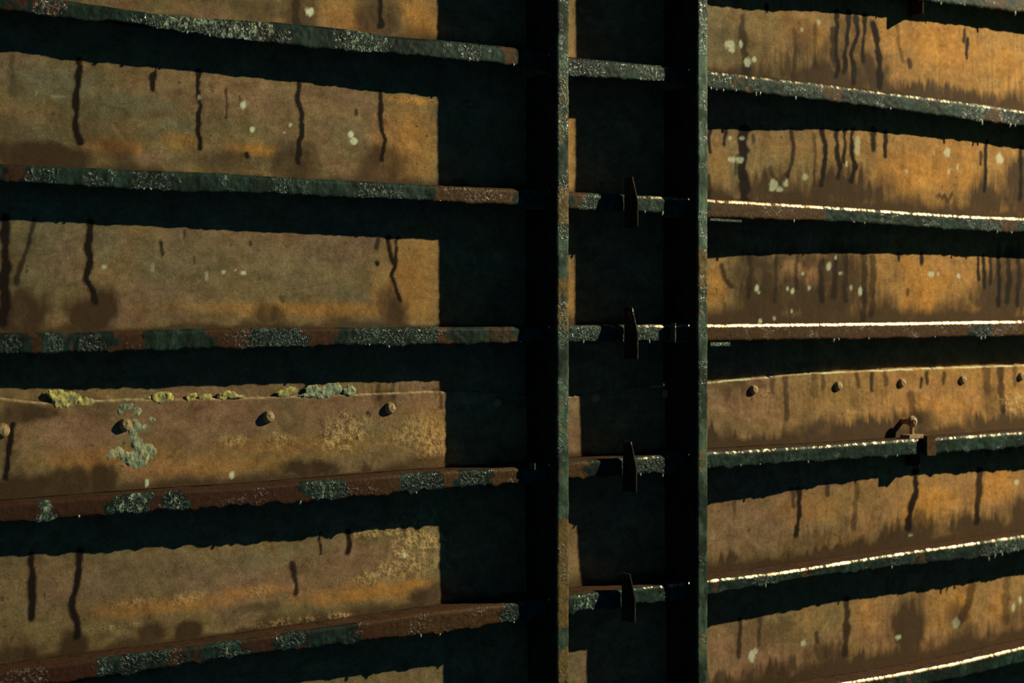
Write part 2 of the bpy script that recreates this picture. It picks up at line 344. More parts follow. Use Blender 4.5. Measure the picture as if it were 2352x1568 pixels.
# soft brown deposits: (cx, cy, rx, ry, strength)
SOOT = [
 (90,360,170,42,.8),(170,300,70,45,.3),(262,345,50,38,.5),(500,372,90,32,.45),(684,385,62,62,.62),(882,385,80,58,.62),(875,50,55,55,.6),(690,30,50,80,.55),(600,20,110,35,.4),(20,300,60,40,.3),
 (35,730,85,75,.75),(216,722,62,62,.9),(625,722,36,24,.6),(655,750,35,20,.5),(905,715,38,68,.65),(20,640,30,130,.3),
 (80,1120,170,42,.85),(235,1105,42,38,.8),(390,1112,26,12,.45),(710,1080,72,28,.8),(640,1100,60,20,.4),(840,1080,14,14,.7),(975,1078,55,32,.6),(30,950,70,28,.65),(95,948,45,14,.7),(220,935,60,25,.35),(880,910,30,20,.4),
 (40,1525,75,50,.75),(172,1492,42,48,.85),(343,1462,36,34,.72),(350,1500,60,30,.5),(432,1452,30,26,.92),(605,1447,16,10,.6),(728,1420,26,22,.6),(835,1413,22,12,.5),(985,1375,55,32,.65),(590,1395,60,14,.4),(190,1545,200,18,.7),(560,1470,120,12,.5),
 (1900,175,150,38,.75),(1990,180,55,75,.6),(2150,222,170,28,.7),(2320,245,80,22,.65),(1735,165,70,28,.6),(1700,110,40,60,.25),(2205,215,30,15,.6),(1850,110,40,70,.3),(1935,100,60,80,.35),
 (1765,440,75,42,.65),(1935,440,100,50,.85),(2025,440,28,60,.4),(2265,455,60,50,.8),(2340,430,40,75,.75),(2165,452,26,8,.7),(1702,445,30,28,.4),(1850,470,150,22,.6),(1800,460,130,26,.4),
 (1760,690,65,70,.72),(1860,690,160,55,.7),(1940,650,80,85,.6),(1935,715,90,30,.65),(1880,590,130,20,.5),(2300,690,75,75,.8),(2330,620,60,60,.55),(2215,715,28,35,.5),(1740,620,50,40,.5),
 (1975,985,110,32,.75),(2080,975,70,40,.6),(2290,985,110,45,.75),(1650,1010,22,22,.8),(1692,1015,15,16,.6),(1700,880,60,20,.35),(2270,930,20,60,.4),(1880,990,40,20,.5),
 (1678,1285,34,18,.75),(1930,1268,130,26,.75),(2070,1235,95,42,.7),(2110,1205,40,30,.5),(2250,1215,85,42,.8),(2340,1190,45,50,.7),(1830,1285,60,22,.5),(1865,1240,60,25,.3),
 (2085,1440,42,75,.85),(1960,1530,170,32,.85),(1800,1540,80,30,.6),(2090,1510,80,45,.65),(2230,1490,110,55,.55),(1680,1560,90,22,.6),(2200,1410,30,35,.5),(1760,1450,60,40,.25),(2330,1440,60,60,.4),(1890,1500,50,25,.6),
]
PALE = [(558,242,9,11,1),(578,298,7,7,1),(667,286,4,5,.7),(653,303,3,3,.6),(809,308,8,9,1),(815,322,8,9,1),(714,27,13,12,1),(237,612,5,5,.6),(514,625,6,3,.7),(560,627,9,5,.8),(541,621,3,3,.8),(475,632,5,14,.3),(350,612,4,10,.25),
 (333,1108,4,10,.9),(530,1090,5,10,.9),(932,1276,5,7,.9),(455,225,5,5,.5),(130,222,22,6,.25),
 (1688,97,13,15,.8),(1692,112,7,7,.8),(1712,100,4,9,.8),(1727,140,9,11,.8),(1741,135,5,7,.9),(1878,52,5,7,.6),(1842,68,4,6,.6),
 (1688,315,7,8,.75),(1714,316,9,5,.6),(1690,365,10,7,.8),(1711,367,9,8,.7),(1783,424,12,14,.8),(1797,434,8,7,.7),(1810,422,7,9,.7),(1852,405,8,9,.65),(1963,330,7,28,.5),(1940,378,3,8,.7),(2163,350,9,11,.7),(2287,366,8,13,.75),(2190,385,4,10,.55),(2170,395,3,7,.5),(2135,352,3,8,.4),(2074,395,3,6,.6),
 (1749,662,5,8,.9),(1753,671,4,5,.7),(1816,663,4,7,.9),(1826,668,5,8,.9),(1864,660,6,8,.8),(1906,610,6,11,.8),(1931,627,5,6,.7),(1977,670,6,14,.8),(1956,660,4,8,.7),(2135,629,8,7,.8),(2152,628,3,6,.6),(2200,633,4,6,.8),(1756,737,4,7,.9),(1850,628,4,6,.8),(1922,592,3,5,.7),(1826,715,3,5,.7),(1788,730,4,6,.6),
 (2329,1108,6,8,.7),(1735,1512,8,15,.9),(1742,1498,6,8,.7),(1847,1477,7,9,.7),(2062,1463,8,6,.7),(2195,1433,10,14,.4),(2326,1394,5,12,.7),(2342,1378,5,10,.8),(1660,1462,3,3,.5),(2085,1228,5,3,.5)]
GREEN = [(120,190,110,45,.9),(300,235,90,22,.9),(400,290,60,18,.8),(210,260,90,30,.4),(120,560,90,120,.6),(240,560,60,60,.6),(380,600,130,90,.5),(640,620,120,70,.45),(820,290,120,60,.3),(140,620,50,90,.3),(1800,340,130,60,.35),(470,1360,60,25,.7),(560,1310,80,40,.5),
 (1915,1415,13,28,.9),(1900,1450,10,12,.8),(300,1320,200,50,.35),(1750,1220,120,60,.4),(1700,380,70,60,.35),(1660,80,60,60,.4),(100,310,110,25,.4),(700,1265,80,30,.4)]
RUST = [(970,60,50,80,.75),(800,30,60,60,.5),(940,330,90,90,.6),(960,640,80,110,.55),(270,338,60,18,.7),(580,342,60,16,.8),(420,325,60,20,.4),(700,710,260,18,.55),(950,230,60,10,.8),(260,1050,190,30,.5),(450,1070,200,25,.45),(1320,350,14,300,.6),(1320,650,14,70,.6),
 (2150,110,180,80,.9),(1870,90,80,60,.5),(2300,160,80,70,.8),(2120,400,160,80,.9),(2200,350,120,40,.7),(1850,340,150,40,.35),(2120,650,95,75,1.),(1655,650,28,70,.7),(1660,390,30,80,.4),
 (2150,930,110,50,.75),(2280,900,60,40,.6),(1900,920,120,40,.4),(2130,1150,110,60,.9),(2280,1120,80,50,.9),(2200,1390,60,60,.8),(2160,1400,40,80,.6),(2290,1390,40,60,.7),(2000,1400,50,60,.5),(1870,1170,130,50,.4),(380,1390,200,20,.5),(860,1360,150,22,.7),(560,1360,90,14,.5),(1000,1000,50,80,.4),(960,1340,60,12,.9),(700,1020,220,25,.4)]
CRUST = [(790,990,48,38,1.),(765,1018,40,14,.9),(640,1008,42,16,.6),(540,1012,32,14,.5),(980,1008,48,36,.9),(1000,1030,36,10,.9),(950,990,60,40,.5),(960,1250,62,66,.8),(870,1222,52,14,.9),(930,1300,70,26,.6),(845,1328,24,14,1.),(900,1312,36,9,.8),(780,1413,30,9,1.),(620,1432,60,9,.6),(700,1420,30,10,.5),(270,1437,60,6,.5),(310,1380,60,14,.4),(430,1370,40,10,.4),(595,1355,30,10,.4),(2330,925,34,22,.7),(1765,905,10,10,.5),(2270,190,20,18,.25),(945,228,24,7,.6),(1000,232,20,6,.6)]
PINK = [(150,990,150,60,.9),(480,950,220,60,.9),(850,930,180,50,.8),(400,1000,160,40,.5),(1760,940,110,60,.6),(2060,920,70,40,.5),(170,1340,170,60,.6),(640,1340,200,40,.7),(800,1290,120,50,.7),(560,220,110,50,.5),(790,250,60,50,.5),(160,600,60,60,.5),(2020,1440,60,60,.7),(2140,1500,60,60,.6),(1870,632,30,32,1.),(1990,1190,70,40,.6),(1700,1480,90,60,.5),(2030,120,60,60,.4),(2180,160,60,50,.4),(860,90,60,60,.3)]
STREAK = [(1860,650,190,85,.9),(2300,650,75,80,1.),(1880,150,180,60,.8),(2150,220,190,30,.9),(2320,200,60,60,.6),(1900,420,150,60,.8),(2290,440,90,60,.8),(1990,900,380,40,.45),(2250,960,120,40,.5),(1980,1220,190,50,.6),(2250,1180,110,60,.5),(2080,1430,90,110,.5),(1950,1510,200,50,.5),(900,900,130,25,.6),(1750,120,80,60,.4)]

def px_scale(cx, cy):
    x0, z0 = at(cx, cy, 0.); x1, _ = at(cx+1, cy, 0.); _, z1 = at(cx, cy-1, 0.)
    return float(x0), float(z0), float(x1-x0), float(z1-z0)
def blob_layer(X, Z, lst, soft=.5, ns=9., amp=.35, seed=3):
    out = np.zeros(X.shape)
    wob = (fbm(X*ns, Z*ns, seed, 5)-.5)*2.6*amp
    wob = wob + (fbm(X*ns*4, Z*ns*1.6, seed+40, 4)-.5)*amp*1.3
    for (cx, cy, rx, ry, s) in lst:
        x0, z0, sx, sz = px_scale(cx, cy)
        rX, rZ = rx*sx, ry*sz
        m = (np.abs(X-x0) < rX*1.9) & (np.abs(Z-z0) < rZ*1.9)
        if not m.any(): continue
        d = np.sqrt(((X[m]-x0)/rX)**2+((Z[m]-z0)/rZ)**2)+wob[m]
        v = s*(1-sst(1-soft, 1+soft*.6, d))
        out[m] = np.maximum(out[m], v)
    return out
def drip_layer(X, Z):
    out = np.zeros(X.shape)
    wx = (fbm(X*4, Z*14, 77, 4)-.5)*.034
    ww = .35+1.3*fbm(X*9, Z*26, 78, 4)
    for pts, w, s in DRIPS:
        P = [px_scale(*p) for p in pts]
        a = np.array([(p[0], p[1]) for p in P]); wX = w*P[0][2]*.95
        m = (X > a[:, 0].min()-3*wX-.02) & (X < a[:, 0].max()+3*wX+.02) & (Z > a[:, 1].min()-3*wX) & (Z < a[:, 1].max()+3*wX)
        if not m.any(): continue
        x = X[m]+wx[m]*(1 if len(pts) > 1 and abs(a[0, 1]-a[-1, 1]) > .05 else 0); z = Z[m]; best = np.full(x.shape, 9.)
        for i in range(len(a)-1):
            d = a[i+1]-a[i]; L = max(float(d@d), 1e-9)
            t = np.clip(((x-a[i, 0])*d[0]+(z-a[i, 1])*d[1])/L, 0, 1)
            dd = np.hypot(x-a[i, 0]-t*d[0], z-a[i, 1]-t*d[1]); best = np.minimum(best, dd)
        v = s*(1-sst(.55, 1.35, best/(wX*ww[m])))
        out[m] = np.maximum(out[m], v)
    return out
def wear(X, Z, extra=None):
    stain = drip_layer(X, Z)
    soot = blob_layer(X, Z, SOOT, .48, 8, .38, 3)
    # on the right the deposits end upwards in thin fingers
    fing = np.clip(blob_layer(X, Z+.07*(fbm(X*34, Z*3.5, 44, 4)-.5)*2+.008, SOOT, .6, 8, .3, 3)*1.15, 0, 1)
    soot = np.where(X > 4.6, fing, soot)*(.80+.2*sst(.35, .6, fbm(X*26, Z*9, 45, 4)))
    # grime gathers just above every stringer
    for k in (1, 2, 3, 4, 5, 6):
        zt = np.interp(X, XS, TOPZ[k])
        hgt = .012+.10*np.clip(fbm(X*5, X*0+k*9, 60+k, 4)-.42, 0, 1)*1.8
        hgt = hgt+sst(4.6, 5.2, X)*(.035+.16*np.clip(fbm(X*4, X*0+k*3, 64+k, 3)-.35, 0, 1)+.20*np.clip(fbm(X*30, Z*2, 68+k, 4)-.5, 0, 1))
        soot = np.maximum(soot, np.where(X > 4.6, .72, .6)*(1-sst(.2, 1.2, (Z-zt)/hgt))*(Z > zt-.03))
    pale = blob_layer(X, Z, [(a, b, c_*.88, d*.88, e) for a, b, c_, d, e in PALE], .35, 30, .5, 5)*(1-.28*sst(4.6, 4.8, X))
    green = blob_layer(X, Z, GREEN, .9, 5, .3, 6)
    rust = np.maximum(blob_layer(X, Z, RUST, .8, 6, .4, 7), .55*sst(4.75, 6.6, X)*(1-.45*sst(-.3, -1.0, Z)))
    crust = blob_layer(X, Z, CRUST, .7, 16, .55, 8)
    pink = np.maximum(blob_layer(X, Z, PINK, .9, 5, .35, 9), .5*sst(4.6, 4.9, X)*sst(-.2, -.9, Z)*sst(.35, .6, fbm(X*1.7, Z*2.3, 99, 4)))
    streak = np.maximum(blob_layer(X, Z, STREAK, .5, 7, .4, 10), .22*sst(4.6, 5.0, X))
    # streaked short runs hanging under the stringers
    A = np.stack([stain, soot, pale], -1); B = np.stack([green, rust, crust], -1)
    Cc = np.stack([pink, streak, streak*0], -1)
    return A, B, Cc, crust

# ------------------------------------------------------------------ the plating
def plating(name, xs, zs_lo, zs_hi, nz, off, mat):
    t = np.linspace(0, 1, nz)[None, :]
    X = np.repeat(xs[:, None], nz, 1); Z = zs_lo[:, None]*(1-t)+zs_hi[:, None]*t
    A, B, Cc, crust = wear(X, Z)
    Y = plate_y(X, Z)-off
    Y = Y-crust*.006*fbm(X*40, Z*60, 90, 3)-.0022*(fbm(X*14, Z*14, 91, 3)-.5)
    V = np.stack([X, Y, Z], -1).reshape(-1, 3)
    at_ = {'wear_gleam_a': A.reshape(-1, 3), 'wear_gleam_b': B.reshape(-1, 3), 'wear_c': Cc.reshape(-1, 3)}
    return V, grid_faces(len(xs), nz), at_, (X, Y, Z)
xs = np.arange(-.3, 9.15, .007)
V, F, A_, _ = plating('w', xs, np.full(xs.shape, -2.9), np.full(xs.shape, 2.9), 800, 0., M_PLATE)
wall = link_mesh('wall_back', V, F, M_PLATE, attrs=A_); wall['kind'] = 'structure'

# the lapped strake, riveted over the plating between the third and fourth stringer
LAPTOP = [(-300,925),(0,912),(100,925),(300,915),(500,914),(640,910),(820,904),(1037,897),(1318,914),(1500,888),(1628,879),(1780,864),(1850,857),(2000,850),(2200,842),(2352,838),(2700,826)]
OFF = .013
zt = curve(LAPTOP, -.01, xs); zt = zt+.006*(fbm(xs*14, xs*0, 31, 4)-.5)
zb = np.interp(xs, XS, TOPZ[4])+.0015
V, F, A_, G = plating('lap', xs, zb, zt, 74, OFF, M_PLATE)
X, Y, Z = G; nx, nz = X.shape
V = V.reshape(nx, nz, 3); V[:, -1, 1] += .008; V[:, -2, 1] += .002; V = V.reshape(-1, 3)
kk_ = .25+.75*sst(.42, .6, fbm(X[:, -1]*12, X[:, -1]*0, 95, 4))*np.where(X[:, -1] > 4.6, 1, .5)  # crusty top edge, its lit line put into the pale and crust colour
B_ = A_['wear_gleam_b'].reshape(nx, nz, 3); B_[:, -1, 2] = kk_; q_ = A_['wear_gleam_a'].reshape(nx, nz, 3); q_[:, -1, 2] = np.where(X[:, -1] > 4.6, .75, .25)*kk_; q_[:, -2, 2] = q_[:, -1, 2]*.8; q_[:, -1, 1] = 0; A_['wear_gleam_a'] = q_.reshape(-1, 3); B_[:, -2, 2] = np.maximum(B_[:, -2, 2], kk_*.8); A_['wear_gleam_b'] = B_.reshape(-1, 3)
# give the strake its thickness: turn the top edge back to the plating
edge = np.stack([X[:, -1], plate_y(X[:, -1], Z[:, -1])+.002, Z[:, -1]+.001], -1)
e0 = len(V); V = np.concatenate([V, edge]); i = np.arange(nx-1)
F = np.concatenate([F, np.stack([i*nz+nz-1, e0+i, e0+i+1, (i+1)*nz+nz-1], -1)])
for k in A_: A_[k] = np.concatenate([A_[k], A_[k].reshape(nx, nz, 3)[:, -1]*0+np.array([0, 0, .45 if k == 'wear_gleam_b' else .0])])
lap_root = thing('lapped_plate', 'riveted steel plate overlapping the rusty wall plating above the fourth full bar down', 'steel plate')
link_mesh('plate', V, F, M_PLATE, lap_root, attrs=A_)

def dome(r, h, seed, n=20, m=7):
    v = []; f = []
    for j in range(m):
        a = j/(m-1)*math.pi/2
        rr = r*math.cos(a)**.5 if j < m-1 else 0
        for i in range(n):
            t = 2*math.pi*i/n
            q = 1+.05*(vn(3*math.cos(t)+5, 3*math.sin(t)+j*.4+5, seed)-.5)
            v.append((rr*math.cos(t)*q, -h*math.sin(a)*(1+.15*(vn(math.cos(t)*2+9, math.sin(t)*2+9, seed+3)-.5)), rr*math.sin(t)*q))
    for j in range(m-1):
        for i in range(n):
            f.append((j*n+i, (j+1)*n+i, (j+1)*n+(i+1) % n, j*n+(i+1) % n))
    return v, f
RIV = [(2,988,.030),(288,975,.028),(618,957,.028),(898,937,.028),(1150,925,.026),(1385,913,.026),(1545,905,.026),(1742,895,.027),(1930,886,.028),(2074,879,.028),(2214,872,.027),(2349,864,.027),(2475,858,.027)]
for q, (rx, ry, r) in enumerate(RIV):
    Xr, Zr = at(rx, ry, -OFF-.005); Xr = float(Xr); Zr = float(Zr)
    v, f = dome(r*.92, .022, q)
    o = mesh_list('rivet', v, f, M_RIVET, lap_root, True)
    o.location = (Xr, float(plate_y(Xr, Zr))-OFF+.002, Zr)
    if q == 1: o['label'] = 'rivet coated in grey-green crust'

# crusts of old paint along and below the lapped edge
def crust_patch(name, blobs, mat, thick=.007, label=None, off=OFF, clip=None):
    bx = [px_scale(b[0], b[1]) for b in blobs]
    x0 = min(p[0]-b[2]*p[2]*1.6 for p, b in zip(bx, blobs)); x1 = max(p[0]+b[2]*p[2]*1.6 for p, b in zip(bx, blobs))
    z0 = min(p[1]-b[3]*p[3]*1.6 for p, b in zip(bx, blobs)); z1 = max(p[1]+b[3]*p[3]*1.6 for p, b in zip(bx, blobs))
    xs_ = np.arange(x0, x1, .0032); zs_ = np.arange(z0, z1, .0032)
    X, Z = np.meshgrid(xs_, zs_, indexing='ij')
    h = blob_layer(X, Z, [(*b[:4], 1.) for b in blobs], .6, 22, .6, 51)
    n = fbm(X*45, Z*45, 52, 3)
    keep = h > .24
    Y = plate_y(X, Z)-off+.001-thick*(np.clip(h, 0, 1)**.6)*(.1+1.5*n*n)*keep
    idx = -np.ones(X.shape, int)
    q = keep[:-1, :-1] | keep[1:, :-1] | keep[:-1, 1:] | keep[1:, 1:]
    use = np.zeros(X.shape, bool); use[:-1, :-1] |= q; use[1:, :-1] |= q; use[:-1, 1:] |= q; use[1:, 1:] |= q
    idx[use] = np.arange(use.sum())
    I, J = np.nonzero(q)
    F = np.stack([idx[I, J], idx[I+1, J], idx[I+1, J+1], idx[I, J+1]], -1)
    V = np.stack([X[use], Y[use], Z[use]], -1)
    o = link_mesh(name, V, F, mat, lap_root)
    if label: o['label'] = label
    return o
crust_patch('paint_crust', [(150,918,46,13),(195,922,26,12),(125,908,16,10)], M_YELLOW, .007, 'yellowish crust on the plate edge')
crust_patch('paint_crust', [(358,914,24,12),(375,908,14,8)], M_YELLOW, .007, 'yellowish crust on the plate edge')
crust_patch('paint_crust', [(430,915,12,7),(440,908,9,5)], M_YELLOW, .009, 'yellowish crust on the plate edge')
crust_patch('paint_crust', [(472,911,13,7)], M_YELLOW, .009, 'yellowish crust on the plate edge')
crust_patch('paint_crust', [(518,907,18,8),(540,911,20,4)], M_YELLOW, .009, 'yellowish crust on the plate edge')
crust_patch('paint_crust', [(655,903,16,6),(668,896,12,6)], M_YELLOW, .007, 'yellowish crust on the plate edge')
crust_patch('paint_crust', [(735,900,34,13),(765,892,26,12),(800,898,18,8),(700,908,22,5)], M_TEAL, .008, 'grey-green crust on the plate edge')
crust_patch('paint_crust', [(283,940,21,13),(310,945,12,10),(306,985,10,22),(322,980,16,5),(343,964,11,7),(312,1015,14,24),(268,1040,24,14),(330,1040,26,20),(318,1066,20,12),(290,1050,24,14)], M_TEAL, .005, 'pale grey-green crust running down from a rivet')

# ------------------------------------------------------------------ stringers (horizontal angle bars)
RUSTR = {0: [(2250,2352,.5)], 1: [(1150,1190,1.),(560,640,.5),(1695,1740,.4),(1900,1925,1.),(2265,2300,.9),(-100,150,.5)],
 2: [(0,70,.5),(1000,1195,1.),(1307,1342,1.),(1628,1900,1.),(2300,2345,.7),(430,470,.3)],
 3: [(0,40,.3),(60,90,.8),(150,170,.7),(260,340,1.),(490,565,1.),(700,772,1.),(1000,1034,1.),(1108,1190,.62),(1560,2225,1.),(2285,2700,1.)],
 4: [(-200,80,1.),(120,255,1.),(345,385,.9),(430,700,1.),(785,925,1.),(1012,1060,.9),(1135,1190,.9),(1300,1352,1.)],
 5: [(-200,215,1.),(380,480,.6),(560,640,.7),(690,715,.7),(820,1155,1.),(1628,1665,.8),(1853,1870,1.),(2090,2112,.9),(1300,1312,.6)],
 6: [(2000,2100,.4)]}
CHIP = {1: [(90,150,.45),(340,620,.58),(790,880,.52),(1060,1110,.3),(1307,1520,.35),(2225,2262,.6),(2300,2330,.5)],
 2: [(40,120,.3),(240,260,.6),(300,370,.3),(620,670,.35),(820,900,.35),(1340,1380,.3),(2230,2300,.35)],
 3: [(100,130,.4),(195,225,.45),(550,700,.4),(820,850,.4),(860,1000,.25),(1307,1520,.3),(2215,2245,.3)],
 4: [(85,125,.6),(262,340,.55),(392,420,.6),(715,780,.5),(930,1010,.4),(1060,1130,.25),(1465,1525,.4)],
 5: [(30,120,.4),(225,250,.6),(300,420,.35),(500,560,.45),(640,690,.35),(1155,1190,.4),(1330,1375,.55),(1745,1770,.5),(2260,2352,.5)]}
ORD = {0: 'corroded dark green bar cut off by the top right edge of the picture',
 1: 'glittering dark green bar, topmost of those crossing the whole picture',
 2: 'green bar with a rust-brown stretch beside each upright, second full bar down',
 3: 'level bar with a highlight coloured into its upper edge just above the rivet row',
 4: 'bar rusty on the left and dark green on the right, below the rivet row',
 5: 'rising bar near the foot of the picture, lowest of those crossing it whole',
 6: 'dark bar with a bright upper edge cut off by the bottom right corner'}
FR = {}   # frames: flange front depth, left and right px of the front face
REAL = {}
def stringer(k):
    top = TOPZ[k]; bot = BOTZ[k]; n = len(XS)
    px = col(XS, -DB)
    root = thing('horizontal_bar', ORD[k], 'steel bar', (0, 0, 0), 'horizontal bars along the rusty wall')
    jag = (.050 if k in (4, 5) else .026)*np.clip(fbm(XS*17, XS*0+k, 11+k, 5)-.44, 0, 1)+.006*(fbm(XS*45, XS*0, 25+k, 3)-.5)
    b = bot-jag*.8; t = top+.003*(fbm(XS*20, XS*0, 35+k, 3)-.5)
    hgt = t-b; th = .011
    # flange profile, front face downwards, round the foot and up the back
    prof = []
    ch = np.interp(px, [0, 1200, 1700], [.009, .011, .0165])
    prof.append((-DB+.011+0*XS, t)); prof.append((-DB+.0085+0*XS, t-.0015)); prof.append((-DB+.0060+0*XS, t-ch*.34)); prof.append((-DB+.0030+0*XS, t-ch*.7)); prof.append((-DB+.0006+0*XS, t-ch))
    for q in (.12, .25, .38, .5, .62, .74, .86):
        prof.append((-DB+0*XS, (t-ch)-(hgt-ch)*q))
    prof.append((-DB+.0015+0*XS, b+.002)); prof.append((-DB+.006+0*XS, b)); prof.append((-DB+th+0*XS, b+.002))
    prof.append((-DB+th+0*XS, (t+b)/2)); prof.append((-DB+th+.0+0*XS, t-.013)); prof.append((-DB+.018+0*XS, t-.0125)); prof.append((-DB+.018+0*XS, t-.0002))
    Yv = np.stack([p[0] for p in prof], 1); Zv = np.stack([p[1] for p in prof], 1)
    Xv = np.repeat(XS[:, None], len(prof), 1)
    amp = np.zeros(len(prof)); amp[0:2] = .0008; amp[2:5] = .0012; amp[5:12] = .0055; amp[12:15] = .003
    nz_ = fbm(Xv*55, Zv*75, 100+k, 3)-.5
    pw = px[:, None]+34*(fbm(Xv*16, Zv*26, 160+k, 4)-.5)*2+8*(fbm(Xv*60, Zv*60, 170+k, 3)-.5)*2
    rp = np.array(sum([[(a-2, 0), (a+6, s), (c_-6, s), (c_+2, 0)] for a, c_, s in sorted(RUSTR.get(k, [(0, 1, 0)]))], []))
    cp = np.array(sum([[(a-14, 0), (a+10, s), (c_-10, s), (c_+14, 0)] for a, c_, s in sorted(CHIP.get(k, [(0, 1, 0)]))], []))
    rr = np.interp(pw, rp[:, 0], rp[:, 1]); cc = np.interp(pw, cp[:, 0], cp[:, 1])
    smoothr = 1-.7*rr
    Yv = Yv+nz_*amp[None, :]*smoothr
    V = np.stack([Xv, Yv, Zv], -1).reshape(-1, 3)
    wa = np.stack([rr, cc, 0*Xv], -1)
    wa[:, 1:5, 2] = np.array([.6, 1, 1, .8])[None, :]*(.12+.88*sst(1150, 1650, px))[:, None]*{0: .5, 1: .62, 2: .85, 3: .98, 4: .62, 5: .8, 6: .95}[k]  # lamp highlight on the upper edge put into the colour, stronger to the right
    wb = np.zeros(wa.shape); wb[..., 0] = np.interp(px, [750, 1000], [.9, .05] if k != 3 else [.6, .3])[:, None]
    F = grid_faces(n, len(prof), True)
    link_mesh('flange', V, F[:, ::-1], M_FLANGE, root, attrs={'wear_gleam_a': wa.reshape(-1, 3), 'wear_gleam_b': wb.reshape(-1, 3)})
    REAL[k] = (b, t)
    # web reaching back to the plating
    yb = plate_y(XS, t)+.001
    u = np.linspace(0, 1, 8)
    P = []
    for q in u: P.append(((-DB+.019)*(1-q)+yb*q, t-.0005))
    for q in u[::-1]: P.append(((-DB+.019)*(1-q)+yb*q, t-.0115))
    Yv = np.stack([p[0] for p in P], 1); Zv = np.stack([p[1] for p in P], 1); Xv = np.repeat(XS[:, None], 16, 1)
    Zv = Zv+.0015*(fbm(Xv*40, Yv*40, 140+k, 2)-.5)
    wa = np.stack([.7+0*Xv, .0*Xv, 0*Xv], -1)
    link_mesh('web', np.stack([Xv, Yv, Zv], -1).reshape(-1, 3), grid_faces(n, 16, True), M_WEB, root, attrs={'wear_gleam_a': wa.reshape(-1, 3)})
    return root
for k in range(7): stringer(k)

# ------------------------------------------------------------------ upright web frames
def frame(pxl, pxr, dF, label, rusts, seed):
    root = thing('upright_frame', label, 'steel frame', (0, 0, 0), 'upright frames crossing the horizontal bars')
    zs_ = np.arange(-2.88, 2.88, .008); n = len(zs_)
    py = CYP-zs_*FPX/(at(1290, 0, -dF)[0]*FV[0]+(HC-dF)*FV[1])
    xl = float(at(pxl, 784, -dF)[0]); xr = float(at(pxr, 784, -dF)[0])
    el = xl+.004*(fbm(zs_*14, zs_*0, seed, 4)-.5)+.003*(fbm(zs_*50, zs_*0, seed+2, 2)-.5)
    er = xr+.004*(fbm(zs_*14, zs_*0+5, seed+1, 4)-.5)+.003*(fbm(zs_*50, zs_*0, seed+3, 2)-.5)
    w = er-el; P = []
    P.append((el, -dF+.012+0*w)); P.append((el-.0005, -dF+.004+0*w))
    for q in (.06, .2, .35, .5, .65, .8, .93): P.append((el+w*q, -dF+0*w))
    P.append((er, -dF+.005+0*w)); P.append((er, -dF+.012+0*w)); P.append(((el+er)/2, -dF+.012+0*w))
    Xv = np.stack([p[0] for p in P], 1); Yv = np.stack([p[1] for p in P], 1); Zv = np.repeat(zs_[:, None], len(P), 1)
    amp = np.array([0, .001]+[.0045]*7+[.002, 0, 0])
    Yv = Yv+(fbm(Xv*60, Zv*45, seed+9, 3)-.5)*amp
    rr = np.zeros(n)
    for a, b, s in rusts: rr = np.maximum(rr, s*sst(a-12, a+12, py)*(1-sst(b-12, b+12, py)))
    cc = .28*(fbm(zs_*7, zs_*0, seed+20, 3) > .58)
    wa = np.stack([np.repeat(rr[:, None], len(P), 1), np.repeat(cc[:, None], len(P), 1), 0*Xv], -1)
    link_mesh('face_flange', np.stack([Xv, Yv, Zv], -1).reshape(-1, 3), grid_faces(n, len(P), True), M_FRAME, root, attrs={'wear_gleam_a': wa.reshape(-1, 3)})
    # web plate, notched to let the bars through
    xw = xl+.010; tw = .012
    outline = []
    zl0 = float(np.interp(xw, xs, zb))-.004; zl1 = float(np.interp(xw, xs, zt))+.004
    def rear(z): return float(plate_y(xw, z))+(-OFF+.001 if zl0 < z < zl1 else .001)
    zz = [-2.5, 2.5]
    zc = []
    for k in range(7):
        a = float(np.interp(xw+.006, XS, REAL[k][0])); b = float(np.interp(xw+.006, XS, REAL[k][1]))
        zc.append((a-.0012, b+.0006))
    zc.sort()
    front = -dF+.0125
    vs = []; fs = []
    def slab(z0, z1, y0f, y1f, m):
        base = len(vs)
        for i in range(m+1):
            z = z0+(z1-z0)*i/m
            ya = y0f; yb_ = y1f if y1f is not None else rear(z)
            vs.extend([(xw, ya, z), (xw+tw, ya, z), (xw+tw, yb_, z), (xw, yb_, z)])
        for i in range(m):
            for j in range(4):
                fs.append((base+i*4+j, base+i*4+(j+1) % 4, base+(i+1)*4+(j+1) % 4, base+(i+1)*4+j))
        fs.append((base+3, base+2, base+1, base)); e = base+m*4; fs.append((e, e+1, e+2, e+3))
    lastz = -2.88
    for a, b in zc:
        if b > 2.8 or a < -2.8: continue
        slab(lastz, a, front, None, 12); slab(a, b, front, -DB-.0025, 2); lastz = b
    slab(lastz, 2.88, front, None, 12)
    wa = np.zeros((len(vs), 3)); wa[:, 0] = .45
    mesh_list('web', vs, fs, M_WEB, root, attrs={'wear_gleam_a': wa})
    return xl, xr
frame(1280, 1307.5, .2245, 'left upright steel frame with the broader grey-green face, rusty near its foot',
      [(425,520,.7),(150,330,.45),(640,680,.9),(690,760,.55),(905,1000,.35),(1195,1440,1.),(1490,1568,.8),(1060,1100,.3)], 201)
frame(1603, 1626, .2215, 'right upright steel frame with the narrower blurred greenish face',
      [(0,60,.3),(560,650,.9),(665,720,.5),(1000,1130,.4),(1480,1568,.3)], 231)

